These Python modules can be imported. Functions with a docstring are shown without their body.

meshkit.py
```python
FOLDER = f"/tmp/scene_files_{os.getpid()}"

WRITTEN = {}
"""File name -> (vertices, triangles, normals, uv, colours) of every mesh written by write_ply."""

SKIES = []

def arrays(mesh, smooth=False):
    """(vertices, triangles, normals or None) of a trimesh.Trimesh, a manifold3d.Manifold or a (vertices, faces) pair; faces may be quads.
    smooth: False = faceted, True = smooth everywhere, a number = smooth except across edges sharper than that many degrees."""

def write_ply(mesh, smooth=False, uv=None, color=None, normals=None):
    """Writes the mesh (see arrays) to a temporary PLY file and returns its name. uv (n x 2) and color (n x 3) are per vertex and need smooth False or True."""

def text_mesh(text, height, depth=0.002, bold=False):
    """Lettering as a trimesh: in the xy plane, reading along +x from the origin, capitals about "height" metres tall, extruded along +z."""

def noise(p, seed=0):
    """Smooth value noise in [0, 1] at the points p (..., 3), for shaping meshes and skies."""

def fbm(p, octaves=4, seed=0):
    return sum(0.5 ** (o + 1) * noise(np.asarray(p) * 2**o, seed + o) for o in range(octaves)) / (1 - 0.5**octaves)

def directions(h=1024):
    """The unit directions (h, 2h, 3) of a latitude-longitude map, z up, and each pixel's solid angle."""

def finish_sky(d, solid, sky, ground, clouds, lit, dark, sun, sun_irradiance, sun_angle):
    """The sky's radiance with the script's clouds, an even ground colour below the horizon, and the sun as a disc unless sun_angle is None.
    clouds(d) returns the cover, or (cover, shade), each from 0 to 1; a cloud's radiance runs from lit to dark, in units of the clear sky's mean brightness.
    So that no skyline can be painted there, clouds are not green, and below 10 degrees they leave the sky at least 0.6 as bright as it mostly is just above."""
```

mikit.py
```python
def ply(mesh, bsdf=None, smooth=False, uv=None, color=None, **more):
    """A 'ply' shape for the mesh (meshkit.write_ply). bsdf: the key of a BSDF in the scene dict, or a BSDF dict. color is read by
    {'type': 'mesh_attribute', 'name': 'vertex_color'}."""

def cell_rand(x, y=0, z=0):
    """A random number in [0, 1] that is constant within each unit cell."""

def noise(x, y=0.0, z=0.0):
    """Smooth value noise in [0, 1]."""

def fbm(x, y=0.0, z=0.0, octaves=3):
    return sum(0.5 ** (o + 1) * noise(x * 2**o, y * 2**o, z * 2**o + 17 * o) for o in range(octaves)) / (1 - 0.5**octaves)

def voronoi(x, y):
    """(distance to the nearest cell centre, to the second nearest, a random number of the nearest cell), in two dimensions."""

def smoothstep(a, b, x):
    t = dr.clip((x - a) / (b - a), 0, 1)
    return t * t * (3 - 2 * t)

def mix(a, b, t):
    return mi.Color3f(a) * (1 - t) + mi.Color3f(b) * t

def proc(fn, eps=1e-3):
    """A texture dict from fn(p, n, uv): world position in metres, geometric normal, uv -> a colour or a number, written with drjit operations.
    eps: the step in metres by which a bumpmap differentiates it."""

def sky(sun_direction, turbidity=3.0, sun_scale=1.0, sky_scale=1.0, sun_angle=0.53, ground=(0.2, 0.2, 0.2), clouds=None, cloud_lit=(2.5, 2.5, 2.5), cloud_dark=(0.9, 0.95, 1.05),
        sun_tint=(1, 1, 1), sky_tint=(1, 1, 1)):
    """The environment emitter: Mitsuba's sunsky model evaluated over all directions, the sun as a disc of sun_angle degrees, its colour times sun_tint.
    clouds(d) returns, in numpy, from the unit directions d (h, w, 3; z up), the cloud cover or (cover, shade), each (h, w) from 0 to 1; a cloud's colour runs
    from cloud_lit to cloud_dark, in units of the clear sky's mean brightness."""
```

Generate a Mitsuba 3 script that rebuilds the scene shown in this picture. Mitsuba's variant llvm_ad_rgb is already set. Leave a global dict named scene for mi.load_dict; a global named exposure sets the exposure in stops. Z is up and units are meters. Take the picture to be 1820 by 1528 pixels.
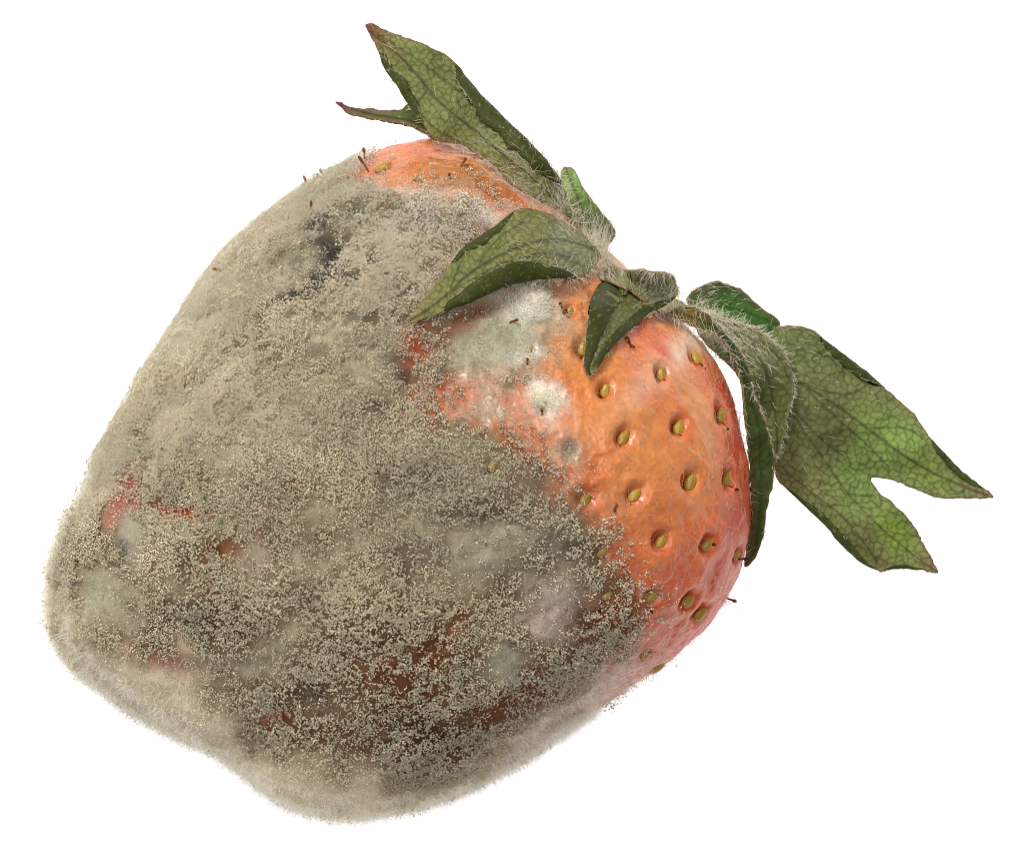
import math
import numpy as np
import trimesh
import mitsuba as mi
import mikit
import meshkit
from scipy.spatial import cKDTree, Delaunay
from scipy.interpolate import PchipInterpolator, RBFInterpolator
from scipy.ndimage import distance_transform_edt, map_coordinates
import shapely
from shapely.geometry import Polygon, LineString

T = mi.ScalarTransform4f
scene, labels = {}, {}
S = 1e-3 / 24.0            # one modelling unit (u) is 1/24 mm; the fruit is about 53 mm long
DIST = 24000.0             # camera height above the middle of the fruit, in u (1 m)
exposure = 0.0

# ------------------------------------------------------------------ camera, lamps, surface
FOV = 2 * math.degrees(math.atan(910 / DIST))
scene['camera'] = {'type': 'perspective', 'fov': FOV, 'fov_axis': 'x', 'near_clip': 0.05, 'far_clip': 10.0,
                   'to_world': T().look_at(origin=[0, 0, DIST * S], target=[0, 0, 0], up=[0, 1, 0])}
TABLE_Z = -392.0


def lamp(name, pos, size, power, label):
    """A photographic softbox: a lit diffuser in front of a shallow dark housing, aimed at the fruit."""
    w, h = size
    m = T().look_at(origin=pos, target=[0, 0, 0], up=[0.1, 0.2, 1])
    scene[name + '__diffuser'] = {'type': 'rectangle', 'to_world': m @ T().scale([w / 2, h / 2, 1]),
                                  'bsdf': {'type': 'diffuse', 'reflectance': {'type': 'rgb', 'value': .7}},
                                  'emitter': {'type': 'area', 'radiance': {'type': 'rgb', 'value': power}}}
    box = trimesh.creation.box([w + .02, h + .02, .06])
    box.apply_translation([0, 0, -.035])
    scene[name + '__housing'] = mikit.ply(box, 'housing', to_world=m)
    labels[name] = {'label': label, 'category': 'lamp'}


scene['housing'] = {'type': 'twosided', 'b': {'type': 'diffuse', 'reflectance': {'type': 'rgb', 'value': .04}}}
KEY, TOP = 26.0, 2.2
lamp('softbox_lamp', [-.26, .52, .62], (.30, .25), [KEY, KEY * .985, KEY * .95], 'tilted softbox lamp above the top left of the strawberry')
lamp('softbox_lamp_001', [.02, -.03, 1.25], (1.1, 1.1), [TOP, TOP, TOP * 1.01], 'wide softbox lamp hung overhead facing straight down')

tb = trimesh.creation.box([1.2, 1.2, .02])
tb.apply_translation([0, 0, TABLE_Z * S - .01 - .004])
scene['light_table'] = {**mikit.ply(tb, 'housing')}
scene['backdrop'] = {'type': 'rectangle', 'to_world': T().translate([0, 0, TABLE_Z * S]).scale([.58, .58, 1]),
                     'bsdf': {'type': 'diffuse', 'reflectance': {'type': 'rgb', 'value': .5}},
                     'emitter': {'type': 'area', 'radiance': {'type': 'rgb', 'value': [.93, .93, .93]}}}
labels['backdrop'] = {'kind': 'structure', 'label': 'plain glowing white surface that the strawberry lies on'}
labels['light_table'] = {'kind': 'structure', 'label': 'dark tray under the white lit surface'}

# ------------------------------------------------------------------ helpers
rng = np.random.default_rng(7)


def lin(*c):
    """sRGB 0-255 to linear albedo."""
    c = np.asarray(c[0] if len(c) == 1 else c, float) / 255
    return np.where(c < .04045, c / 12.92, ((c + .055) / 1.055) ** 2.4)


def at(px, py, z=0.0):
    """The point of the photograph's position px, py at height z, in u."""
    k = 1 - np.asarray(z, float) / DIST
    return np.stack(np.broadcast_arrays((np.asarray(px, float) - 910) * k, (764 - np.asarray(py, float)) * k, z), -1)


def sstep(a, b, x):
    t = np.clip((x - a) / (b - a), 0, 1)
    return t * t * (3 - 2 * t)


def noise(p, scale, seed=0):
    return meshkit.noise(np.asarray(p) / scale + 100.0, seed)


def fbm(p, scale, octaves=3, seed=0):
    return meshkit.fbm(np.asarray(p) / scale + 100.0, octaves, seed)


def unit(v):
    return v / np.maximum(np.linalg.norm(v, axis=-1, keepdims=True), 1e-12)


def mixc(a, b, t):
    return a * (1 - t[:, None]) + b * t[:, None]


def put(key, v, f, bsdf, color=None, smooth=True, label=None, stuff=False):
    scene[key] = mikit.ply((np.asarray(v) * S, f), bsdf, smooth=smooth, color=color)
    d = {}
    if label: d['label'] = label
    if stuff: d['kind'] = 'stuff'
    if d: labels[key] = d


def tubes(P, r, sides=3):
    """N curves of K points as thin tapered tubes."""
    P = np.asarray(P, float)
    N, K = P.shape[:2]
    r = np.broadcast_to(r, (N, K))
    t = unit(np.gradient(P, axis=1))
    a = unit(np.cross(t, unit(rng.normal(size=(N, 1, 3)))))
    b = np.cross(t, a)
    ang = np.arange(sides) * 2 * np.pi / sides
    v = P[:, :, None] + r[:, :, None, None] * (np.cos(ang)[:, None] * a[:, :, None] + np.sin(ang)[:, None] * b[:, :, None])
    i, j = np.meshgrid(np.arange(K - 1), np.arange(sides), indexing='ij')
    q = np.stack([i * sides + j, i * sides + (j + 1) % sides, (i + 1) * sides + (j + 1) % sides, (i + 1) * sides + j], -1).reshape(-1, 4)
    f = np.vstack([q[:, [0, 1, 2]], q[:, [0, 2, 3]]])
    F = (f[None] + (np.arange(N) * K * sides)[:, None, None]).reshape(-1, 3)
    return v.reshape(-1, 3), F, K * sides


def ribbons(P, w):
    """N curves of K points as very fine flat filaments (each turned its own way)."""
    N, K = P.shape[:2]
    t = unit(np.gradient(P, axis=1))
    a = unit(np.cross(t, unit(rng.normal(size=(N, 1, 3)))))
    w = np.broadcast_to(w, (N, K))[..., None] / 2
    v = np.stack([P - a * w, P + a * w], 2).reshape(-1, 3)
    i = np.arange(K - 1)
    q = np.stack([2 * i, 2 * i + 1, 2 * i + 3, 2 * i + 2], -1)
    f = np.vstack([q[:, [0, 1, 2]], q[:, [0, 2, 3]]])
    return v, (f[None] + (np.arange(N) * 2 * K)[:, None, None]).reshape(-1, 3), 2 * K


def curves(base, d, length, K=4, curl=.5, droop=None):
    """Bent hairs: base (N,3), direction d (N,3), length (N,)."""
    N = len(base)
    s = np.linspace(0, 1, K)[None, :, None]
    side = unit(np.cross(d, unit(rng.normal(size=(N, 3)))))
    c = (rng.uniform(.3, 1, N) * curl)[:, None, None]
    L = np.asarray(length)[:, None, None]
    P = base[:, None] + L * (d[:, None] * (s - .25 * c * s ** 2) + side[:, None] * c * s ** 2 * .8)
    if droop is not None:
        P = P + L * s ** 2 * np.asarray(droop)
    return P


# ------------------------------------------------------------------ materials
VC = {'type': 'mesh_attribute', 'name': 'vertex_color'}
scene['mat_flesh'] = {'type': 'principled', 'base_color': VC, 'roughness': .34, 'specular': .34, 'clearcoat': .7, 'clearcoat_gloss': .93}
scene['mat_skin'] = {'type': 'principled', 'base_color': VC, 'roughness': .75, 'specular': .2}
scene['mat_dust'] = {'type': 'diffuse', 'reflectance': VC}
scene['mat_hair'] = {'type': 'principledthin', 'base_color': VC, 'roughness': .8, 'diff_trans': .9, 'spec_trans': 0.0, 'eta': 1.2}
scene['mat_leaf'] = {'type': 'principled', 'base_color': VC, 'roughness': .58, 'specular': .16}
scene['mat_seed'] = {'type': 'principled', 'base_color': VC, 'roughness': .35, 'specular': .5}

# ------------------------------------------------------------------ the fruit's body
OUTLINE = np.array([(640, 290), (700, 262), (770, 252), (830, 262), (900, 296), (960, 340), (1015, 392), (1065, 440), (1120, 490), (1180, 545), (1240, 600),
                    (1285, 665), (1310, 730), (1325, 800), (1331, 870), (1329, 930), (1317, 990), (1300, 1040), (1275, 1085), (1235, 1130), (1190, 1170),
                    (1100, 1230), (1000, 1292), (900, 1358), (800, 1412), (700, 1444), (640, 1455), (580, 1452), (520, 1430), (460, 1395), (425, 1365), (385, 1340),
                    (300, 1300), (250, 1268), (180, 1220), (125, 1178), (95, 1135), (84, 1080), (90, 1000), (116, 930), (146, 875), (181, 800), (206, 755),
                    (246, 690), (306, 600), (366, 510), (426, 440), (484, 387), (542, 342), (592, 313)], float)
CEN = np.array((700., 860.))
_d = OUTLINE - CEN
_th, _r = np.arctan2(-_d[:, 1], _d[:, 0]), np.hypot(*_d.T)
_o = np.argsort(_th)
RAD = PchipInterpolator(np.r_[_th[_o] - 2 * np.pi, _th[_o], _th[_o] + 2 * np.pi], np.tile(_r[_o], 3))
CX, CY = CEN[0] - 910, 764 - CEN[1]
HGT, PA, PB = 430.0, .92, .9

SEEDS = [  # px, py, length, angle of the long axis, direction of the style (None: none seen), pit depth, haze
    (680, 299, 36, 8, None, 4, 0), (1013, 553, 24, 70, 120, 14, 0), (941, 622, 22, 40, None, 6, .2), (1036, 620, 34, 80, 250, 14, 0),
    (1076, 694, 29, 72, 188, 15, 0), (1176, 664, 30, 80, 320, 17, 0), (1108, 777, 38, 55, 255, 16, 0), (1206, 759, 34, 72, 300, 17, 0),
    (1280, 738, 34, 80, 300, 17, 0), (1013, 799, 26, 65, None, 12, .35), (1041, 886, 36, 48, 260, 12, 0), (1128, 880, 36, 50, 255, 13, 0),
    (1227, 855, 38, 70, None, 18, 0), (1291, 851, 34, 75, 340, 17, 0), (1325, 850, 36, 82, 330, 12, 0), (1175, 961, 34, 55, 265, 15, 0),
    (1257, 966, 32, 50, 10, 18, 0), (1308, 985, 26, 60, 350, 14, 0), (1070, 980, 30, 45, 260, 8, .2), (1157, 1060, 34, 45, 280, 12, 0),
    (1222, 1067, 34, 42, None, 16, 0), (1244, 1090, 38, 60, None, 14, 0), (876, 828, 30, 65, 160, 6, .3), (1078, 1058, 26, 30, 250, 6, .35),
    (966, 722, 22, 60, 265, 6, .15), (1237, 636, 30, 100, 300, 14, 0), (1166, 1186, 34, 40, None, 6, 0), (1147, 1164, 24, 50, None, 8, .3), (655, 283, 22, 15, None, 2, 0)]


def base_point(dirs):
    th = np.arctan2(dirs[:, 1], dirs[:, 0])
    c = np.hypot(dirs[:, 0], dirs[:, 1])
    rad = RAD(th)
    rho = rad * c ** PA
    z = HGT * np.sign(dirs[:, 2]) * np.abs(dirs[:, 2]) ** PB
    return np.stack([CX + rho * np.cos(th), CY + rho * np.sin(th), z], 1)


ico = trimesh.creation.icosphere(subdivisions=7)
A0 = unit(np.array([.55, .05, .83]))
dirs = unit(np.asarray(ico.vertices) + .55 * A0)
v0, f0 = base_point(dirs), np.asarray(ico.faces)
m0 = trimesh.Trimesh(v0, f0, process=False)
trimesh.smoothing.filter_laplacian(m0, lamb=.5, iterations=12)
v0 = np.array(m0.vertices)
n0 = np.array(m0.vertex_normals)
_up = np.nonzero(n0[:, 2] > -.05)[0]
PLAN = cKDTree(v0[_up, :2])


def surf(px, py):
    """(point, normal) of the undisplaced upper surface seen at px, py."""
    px, py = np.atleast_1d(np.asarray(px, float)), np.atleast_1d(np.asarray(py, float))
    z = np.zeros(len(px))
    for _ in range(3):
        q = at(px, py, z)
        _, i = PLAN.query(q[:, :2], k=4)
        z = v0[_up[i], 2].mean(1)
    d, i0 = PLAN.query(q[:, :2])
    n = unit(n0[_up[i]].mean(1))
    return np.where((d > 12)[:, None], v0[_up[i0]], at(px, py, z)), n


def plan(px, py):
    p, _ = surf(px, py)
    return p[:, :2]


SEED_P, SEED_N = surf([s[0] for s in SEEDS], [s[1] for s in SEEDS])
# other pits that the mould has grown over
_k = np.arange(260)
_fd = np.stack([np.sqrt(1 - (1 - 2 * (_k + .5) / 260) ** 2) * np.cos(_k * 2.399963), np.sqrt(1 - (1 - 2 * (_k + .5) / 260) ** 2) * np.sin(_k * 2.399963), 1 - 2 * (_k + .5) / 260], 1)
PITS = base_point(_fd)

# clean flesh, traced as one region on the fruit; the mould covers the rest
FLESH = [(560, 200), (632, 285), (652, 316), (700, 332), (755, 343), (815, 352), (862, 372), (860, 410), (835, 450), (815, 500), (870, 512), (950, 506), (966, 540), (962, 585), (955, 625),
         (925, 668), (870, 672), (810, 676), (765, 688), (752, 708), (785, 726), (840, 738), (895, 752), (950, 786), (985, 838), (1035, 878), (1068, 912), (1092, 960), (1104, 1010),
         (1125, 1048), (1146, 1072), (1142, 1118), (1118, 1160), (1085, 1192), (1050, 1240), (1060, 1330), (1500, 1250), (1500, 500), (1250, 350), (1000, 180), (700, 120)]
_fp = np.array(FLESH, float)
_in = [i for i in range(len(_fp)) if 600 < _fp[i][0] < 1200 and 280 < _fp[i][1] < 1230]
_pp = np.stack([_fp[:, 0] - 910, 764 - _fp[:, 1]], 1)
_pp[_in] = plan(_fp[_in, 0], _fp[_in, 1])
gx, gy = np.meshgrid(np.arange(-950, 951, 3.0), np.arange(-820, 821, 3.0))
_mask = shapely.contains_xy(Polygon(_pp), gx, gy)
_sd = (distance_transform_edt(_mask) - distance_transform_edt(~_mask)) * 3.0


def flesh_sd(p):
    """Distance into the clean flesh, in u (negative under the mould)."""
    d = map_coordinates(_sd, [(p[:, 1] + 820) / 3, (p[:, 0] + 950) / 3], order=1, mode='nearest')
    return d + (fbm(p, 70, 3, 5) - .5) * 50


class Blobs:
    """Soft patches on the fruit: px, py, radius x, radius y, tilt in degrees, strength."""
    def __init__(self, rows):
        a = np.array(rows, float)
        self.c, self.r, self.t, self.s = plan(a[:, 0], a[:, 1]), a[:, 2:4], np.radians(a[:, 4]), a[:, 5]
        self.z = surf(a[:, 0], a[:, 1])[0][:, 2]

    def each(self, p, wob=.55, seed=11):
        w = 1 + wob * 2 * (fbm(p, 38, 3, seed) - .5)
        wx, wy = (fbm(p, 60, 3, seed + 1) - .5) * 90, (fbm(p, 60, 3, seed + 2) - .5) * 90
        for c, r, t, s, z in zip(self.c, self.r, self.t, self.s, self.z):
            d = p[:, :2] - c
            k = min(1.0, (min(r) / 58) ** 1.6)
            d = d + np.stack([wx, wy], 1) * k
            x, y = d[:, 0] * np.cos(t) + d[:, 1] * np.sin(t), -d[:, 0] * np.sin(t) + d[:, 1] * np.cos(t)
            e = ((x / r[0]) ** 2 + (y / r[1]) ** 2 + (np.maximum(0, np.abs(p[:, 2] - z) - 250) / 150) ** 2) * w ** 2
            yield s * np.exp(-e ** 1.1)

    def __call__(self, p, **k):
        out = np.zeros(len(p))
        for e in self.each(p, **k):
            out = np.maximum(out, e)
        return out


# smooth woolly patches without spores (colour index: 0 grey green, 1 beige, 2 white, 3 pinkish grey)
WOOL = [(112, 1165, 60, 20, -50, .9, 1), (185, 1222, 70, 22, -35, .9, 1), (300, 1290, 80, 22, -28, .9, 1), (430, 1362, 60, 24, -35, .9, 1), (525, 1428, 60, 22, -25, .9, 1), (660, 1448, 80, 18, 8, .8, 1), (790, 1408, 80, 16, 24, .8, 1), (900, 1350, 80, 16, 33, .8, 3), (1000, 1286, 80, 16, 33, .85, 3), (88, 1080, 16, 60, 0, .7, 1), (100, 980, 12, 60, -20, .5, 1), (150, 870, 12, 70, -25, .5, 1), (240, 700, 12, 90, -35, .4, 1),
        (905, 580, 88, 78, 20, 1, 0), (850, 640, 60, 45, 30, .85, 0), (938, 540, 40, 34, 0, 1, 2), (966, 714, 31, 31, 0, 1.1, 2), (1010, 800, 22, 24, 0, .8, 0), (862, 728, 40, 32, 0, .8, 0),
        (940, 632, 26, 12, 10, .8, 2), (234, 962, 28, 52, 0, 1, 0), (222, 975, 14, 44, 0, .6, 3), (185, 1062, 72, 52, -10, 1, 0), (262, 1215, 150, 62, -25, 1, 1), (380, 1290, 66, 46, -30, .95, 1),
        (330, 1200, 60, 50, 0, .9, 1), (560, 1400, 108, 66, -12, 1, 1), (470, 1372, 60, 40, -30, 1, 1), (640, 1420, 60, 48, 0, .9, 1), (892, 1170, 52, 46, 0, .95, 0), (985, 1078, 66, 52, 40, .85, 3),
        (870, 985, 130, 62, 12, .62, 0), (550, 905, 60, 40, 20, .45, 0), (405, 825, 60, 42, 20, .65, 0), (495, 1135, 60, 40, 40, .62, 0), (440, 1190, 50, 34, 0, .5, 0), (640, 960, 70, 44, 20, .4, 1),
        (415, 500, 52, 24, 50, .7, 0), (345, 605, 90, 22, 48, .85, 0), (520, 470, 70, 26, 40, .55, 0), (640, 660, 60, 40, 20, .45, 0), (560, 590, 60, 40, 30, .5, 0), (560, 1010, 60, 40, 20, .5, 0),
        (1070, 1215, 70, 34, 35, .9, 3), (960, 1290, 90, 30, 32, .85, 3), (820, 350, 70, 16, -15, .6, 2), (720, 335, 50, 14, -10, .5, 2), (870, 395, 30, 30, 0, .7, 2), (120, 1110, 34, 60, 10, .6, 1),
        (700, 900, 50, 30, 30, .4, 0), (960, 860, 34, 26, 0, .4, 0), (590, 1250, 60, 40, 0, .35, 0), (455, 985, 40, 50, 10, .45, 3), (300, 1040, 44, 34, 20, .5, 1), (800, 780, 50, 34, -20, .3, 0)]
WOOL_COL = np.array([lin(172, 168, 142), lin(216, 203, 174), lin(246, 240, 224), lin(192, 174, 158)])
# open places between the spores, with what shows there (0 blackish, 1 rust brown, 2 orange red, 3 pink, 4 dark green grey)
GAPS = [(588, 448, 34, 56, 20, 1, 0), (560, 400, 16, 30, -30, .8, 0), (650, 430, 20, 14, 20, .7, 0), (780, 400, 34, 12, -30, .6, 4), (715, 520, 14, 22, 20, .6, 0), (505, 540, 34, 12, 45, .6, 0), (720, 670, 22, 26, 0, .7, 0), (745, 560, 18, 14, 0, .6, 0), (560, 505, 30, 24, 30, .8, 0), (632, 500, 22, 18, 0, .7, 0), (628, 378, 24, 18, 0, .8, 4), (665, 465, 12, 10, 0, .8, 0), (545, 505, 40, 40, 0, .6, 0), (740, 405, 22, 14, -30, .55, 4), (690, 370, 20, 12, 0, .5, 0), (745, 455, 20, 20, 0, .4, 4),
        (700, 560, 20, 30, 40, .4, 0), (700, 640, 26, 26, 0, .55, 0), (740, 610, 26, 40, 0, .9, 2), (790, 590, 60, 28, 25, .6, 1), (675, 730, 40, 34, 0, .5, 0), (835, 905, 80, 34, -5, .6, 0), (760, 860, 50, 32, 20, .45, 4),
        (690, 850, 40, 40, 0, .5, 0), (980, 880, 60, 36, 10, .4, 1), (940, 790, 50, 46, 0, .5, 1), (1060, 935, 40, 30, 0, .4, 0), (1010, 980, 50, 40, 0, .45, 0), (812, 1098, 28, 20, 30, .7, 1), (770, 1160, 60, 34, 10, .6, 1), (700, 1220, 80, 46, 0, .55, 1),
        (880, 1255, 110, 34, 12, .75, 1), (490, 1272, 30, 16, 0, .85, 2), (300, 903, 66, 15, -8, 1.0, 2), (228, 862, 34, 20, 25, .85, 3), (212, 915, 13, 40, -20, .75, 3), (395, 975, 54, 22, 15, .8, 1), (525, 852, 14, 11, 0, .6, 2), (330, 1000, 18, 66, 0, .6, 0), (375, 1045, 30, 60, 10, .5, 1),
        (470, 900, 60, 20, 10, .35, 3), (560, 1240, 50, 30, 0, .5, 0), (610, 1310, 80, 36, -10, .5, 1), (760, 1310, 80, 40, 0, .5, 0), (270, 800, 14, 30, -30, .5, 0), (240, 775, 16, 30, -30, .5, 0), (205, 990, 12, 40, -20, .5, 4), (290, 1165, 60, 24, -20, .7, 3), (650, 1120, 60, 40, 0, .4, 0),
        (500, 640, 40, 24, 40, .3, 0), (1040, 1100, 40, 60, 0, .5, 1), (930, 1010, 70, 30, 0, .35, 4), (1090, 1100, 30, 40, 0, .5, 2), (840, 560, 50, 16, 20, .8, 1), (720, 1010, 26, 40, 0, .45, 0), (960, 1190, 40, 20, 0, .6, 1), (420, 620, 60, 10, 48, .4, 0), (480, 545, 50, 9, 45, .4, 0)]
GAP_COL = np.array([lin(34, 29, 23), lin(122, 66, 36), lin(164, 68, 36), lin(168, 100, 88), lin(82, 84, 68)])
WB, GB = Blobs([w[:6] for w in WOOL]), Blobs([g[:6] for g in GAPS])
LUMPS = Blobs([(700, 470, 110, 70, 30, 1), (420, 450, 120, 40, 45, 1), (300, 650, 120, 34, 50, 1), (420, 690, 130, 40, 45, .8), (330, 790, 60, 50, 0, .9), (190, 925, 42, 46, 0, 1), (300, 985, 44, 60, 0, 1), (270, 1210, 110, 60, -30, .6), (560, 1400, 110, 60, 0, .6),
               (480, 800, 90, 60, 30, .7), (600, 850, 70, 60, 0, .7), (520, 560, 120, 36, 40, .7), (760, 780, 60, 50, 0, .6), (650, 1080, 80, 60, 0, .6), (480, 1050, 70, 60, 0, .6), (800, 380, 80, 26, -20, .7), (890, 1170, 46, 42, 0, .9), (985, 1078, 56, 46, 40, .8), (966, 714, 30, 30, 0, .5), (760, 1050, 60, 40, 0, .4), (905, 580, 80, 70, 0, .4)])


def ridged(p, scale, seed):
    return 1 - np.abs(2 * noise(p, scale, seed) - 1)


def displace(p, n):
    """Relief of the fruit along its normal, in u."""
    sd = flesh_sd(p)
    fl = sstep(-10, 25, sd)
    h = (fbm(p, 240, 2, 1) - .5) * 16 - 8 * sstep(900, 500, p[:, 0] + 910)
    h += fl * ((fbm(p, 60, 3, 2) - .5) * 16 + (ridged(p + 14 * fbm(p, 30, 2, 12)[:, None], 22, 3) - .5) * 4.2 * (.12 + .88 * sstep(1200, 1000, p[:, 0] + 910)) + (ridged(p, 9, 4) - .5) * 1.2 * (.4 + .6 * sstep(1150, 950, p[:, 0] + 910)) + (fbm(p, 6, 2, 8) - .5) * 1.7)
    for c, s in zip(SEED_P, SEEDS):
        d = np.linalg.norm(p - c, axis=1)
        near = d < 130
        q = p[near] - c
        a = math.radians(s[3])
        u, w = q[:, 0] * math.cos(a) + q[:, 1] * math.sin(a), -q[:, 0] * math.sin(a) + q[:, 1] * math.cos(a)
        e = np.sqrt(u ** 2 + (1.25 * w) ** 2 + q[:, 2] ** 2) / (s[2] * .56) * (.85 + .3 * noise(p[near], 16, 9))
        h[near] += -s[5] * 1.3 * np.exp(-e ** 2.8) + s[5] * .10 * np.exp(-((e - 2.0) / .8) ** 2)
    d, _ = cKDTree(PITS).query(p)
    h += (1 - fl) * (-7 * np.exp(-(d / 26) ** 2) + 3.0)
    calm = .2 + .75 * sstep(.05, .5, n[:, 2])
    h += (1 - fl) * calm * ((fbm(p, 75, 3, 6) - .5) * 42 + (fbm(p, 24, 2, 7) - .5) * 12 + 26 * LUMPS(p) - 12 * np.clip(GB(p), 0, 1))
    return h


def flesh_colour(p):
    x, y = p[:, 0] + 910, 764 - p[:, 1]
    c = np.tile(lin(217, 112, 66), (len(p), 1))
    c = mixc(c, lin(224, 148, 84), sstep(.42, .62, fbm(p * [1, .45, 1], 120, 3, 21)) * .75)
    c = mixc(c, lin(232, 150, 76), np.exp(-(((x - 1035) / 80) ** 2 + ((y - 585) / 120) ** 2)) * .9)
    c = mixc(c, lin(180, 110, 40), np.exp(-(((x - 850) / 130) ** 2 + ((y - 310) / 70) ** 2)) * .95)
    c = mixc(c, lin(206, 98, 64), np.exp(-(((x - 660) / 50) ** 2 + ((y - 300) / 50) ** 2)) * .8)
    c = mixc(c, lin(204, 74, 44), sstep(830, 1080, y + (x - 1100) * .25 + (fbm(p, 60, 3, 22) - .5) * 120) * .75)
    c = mixc(c, lin(198, 66, 46), sstep(960, 1180, y + (fbm(p, 50, 3, 23) - .5) * 60) * .7)
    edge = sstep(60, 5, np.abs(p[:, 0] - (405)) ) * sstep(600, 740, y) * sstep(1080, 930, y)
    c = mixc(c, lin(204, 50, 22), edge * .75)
    neck = np.exp(-((((x - 1235) * .74 - (y - 605) * .67) / 150) ** 2 + (((x - 1235) * .67 + (y - 605) * .74 + 4) / 26) ** 2))
    c = mixc(c, lin(232, 205, 178), np.clip(neck * 1.1, 0, 1) * .9)
    for cx, cy, r, k in ((1180, 625, 26, .9), (1250, 668, 24, .8), (1135, 570, 26, .75), (1285, 700, 26, .7), (1285, 850, 34, .7), (1262, 950, 30, .6), (1310, 990, 26, .9), (1245, 1070, 30, .5), (770, 705, 60, .5), (900, 720, 60, .5), (1020, 850, 60, .45), (740, 610, 40, .7)):
        q, _ = surf(cx, cy)
        c = mixc(c, lin(214, 70, 48), k * np.exp(-(np.linalg.norm(p - q, axis=1) / r) ** 2))
    d = cKDTree(SEED_P).query(p)[0]
    c = mixc(c, lin(176, 60, 34), .75 * np.exp(-(d / 20) ** 2))
    c = mixc(c, lin(230, 140, 84), .3 * np.exp(-((d - 36) / 14) ** 2))
    c *= (.80 + .24 * fbm(p, 14, 3, 24) + .16 * fbm(p, 5, 2, 26))[:, None]
    c = mixc(c, lin(238, 180, 110), sstep(.66, .82, fbm(p * [1.6, .8, 1], 13, 2, 25)) * .2)
    return c


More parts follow.
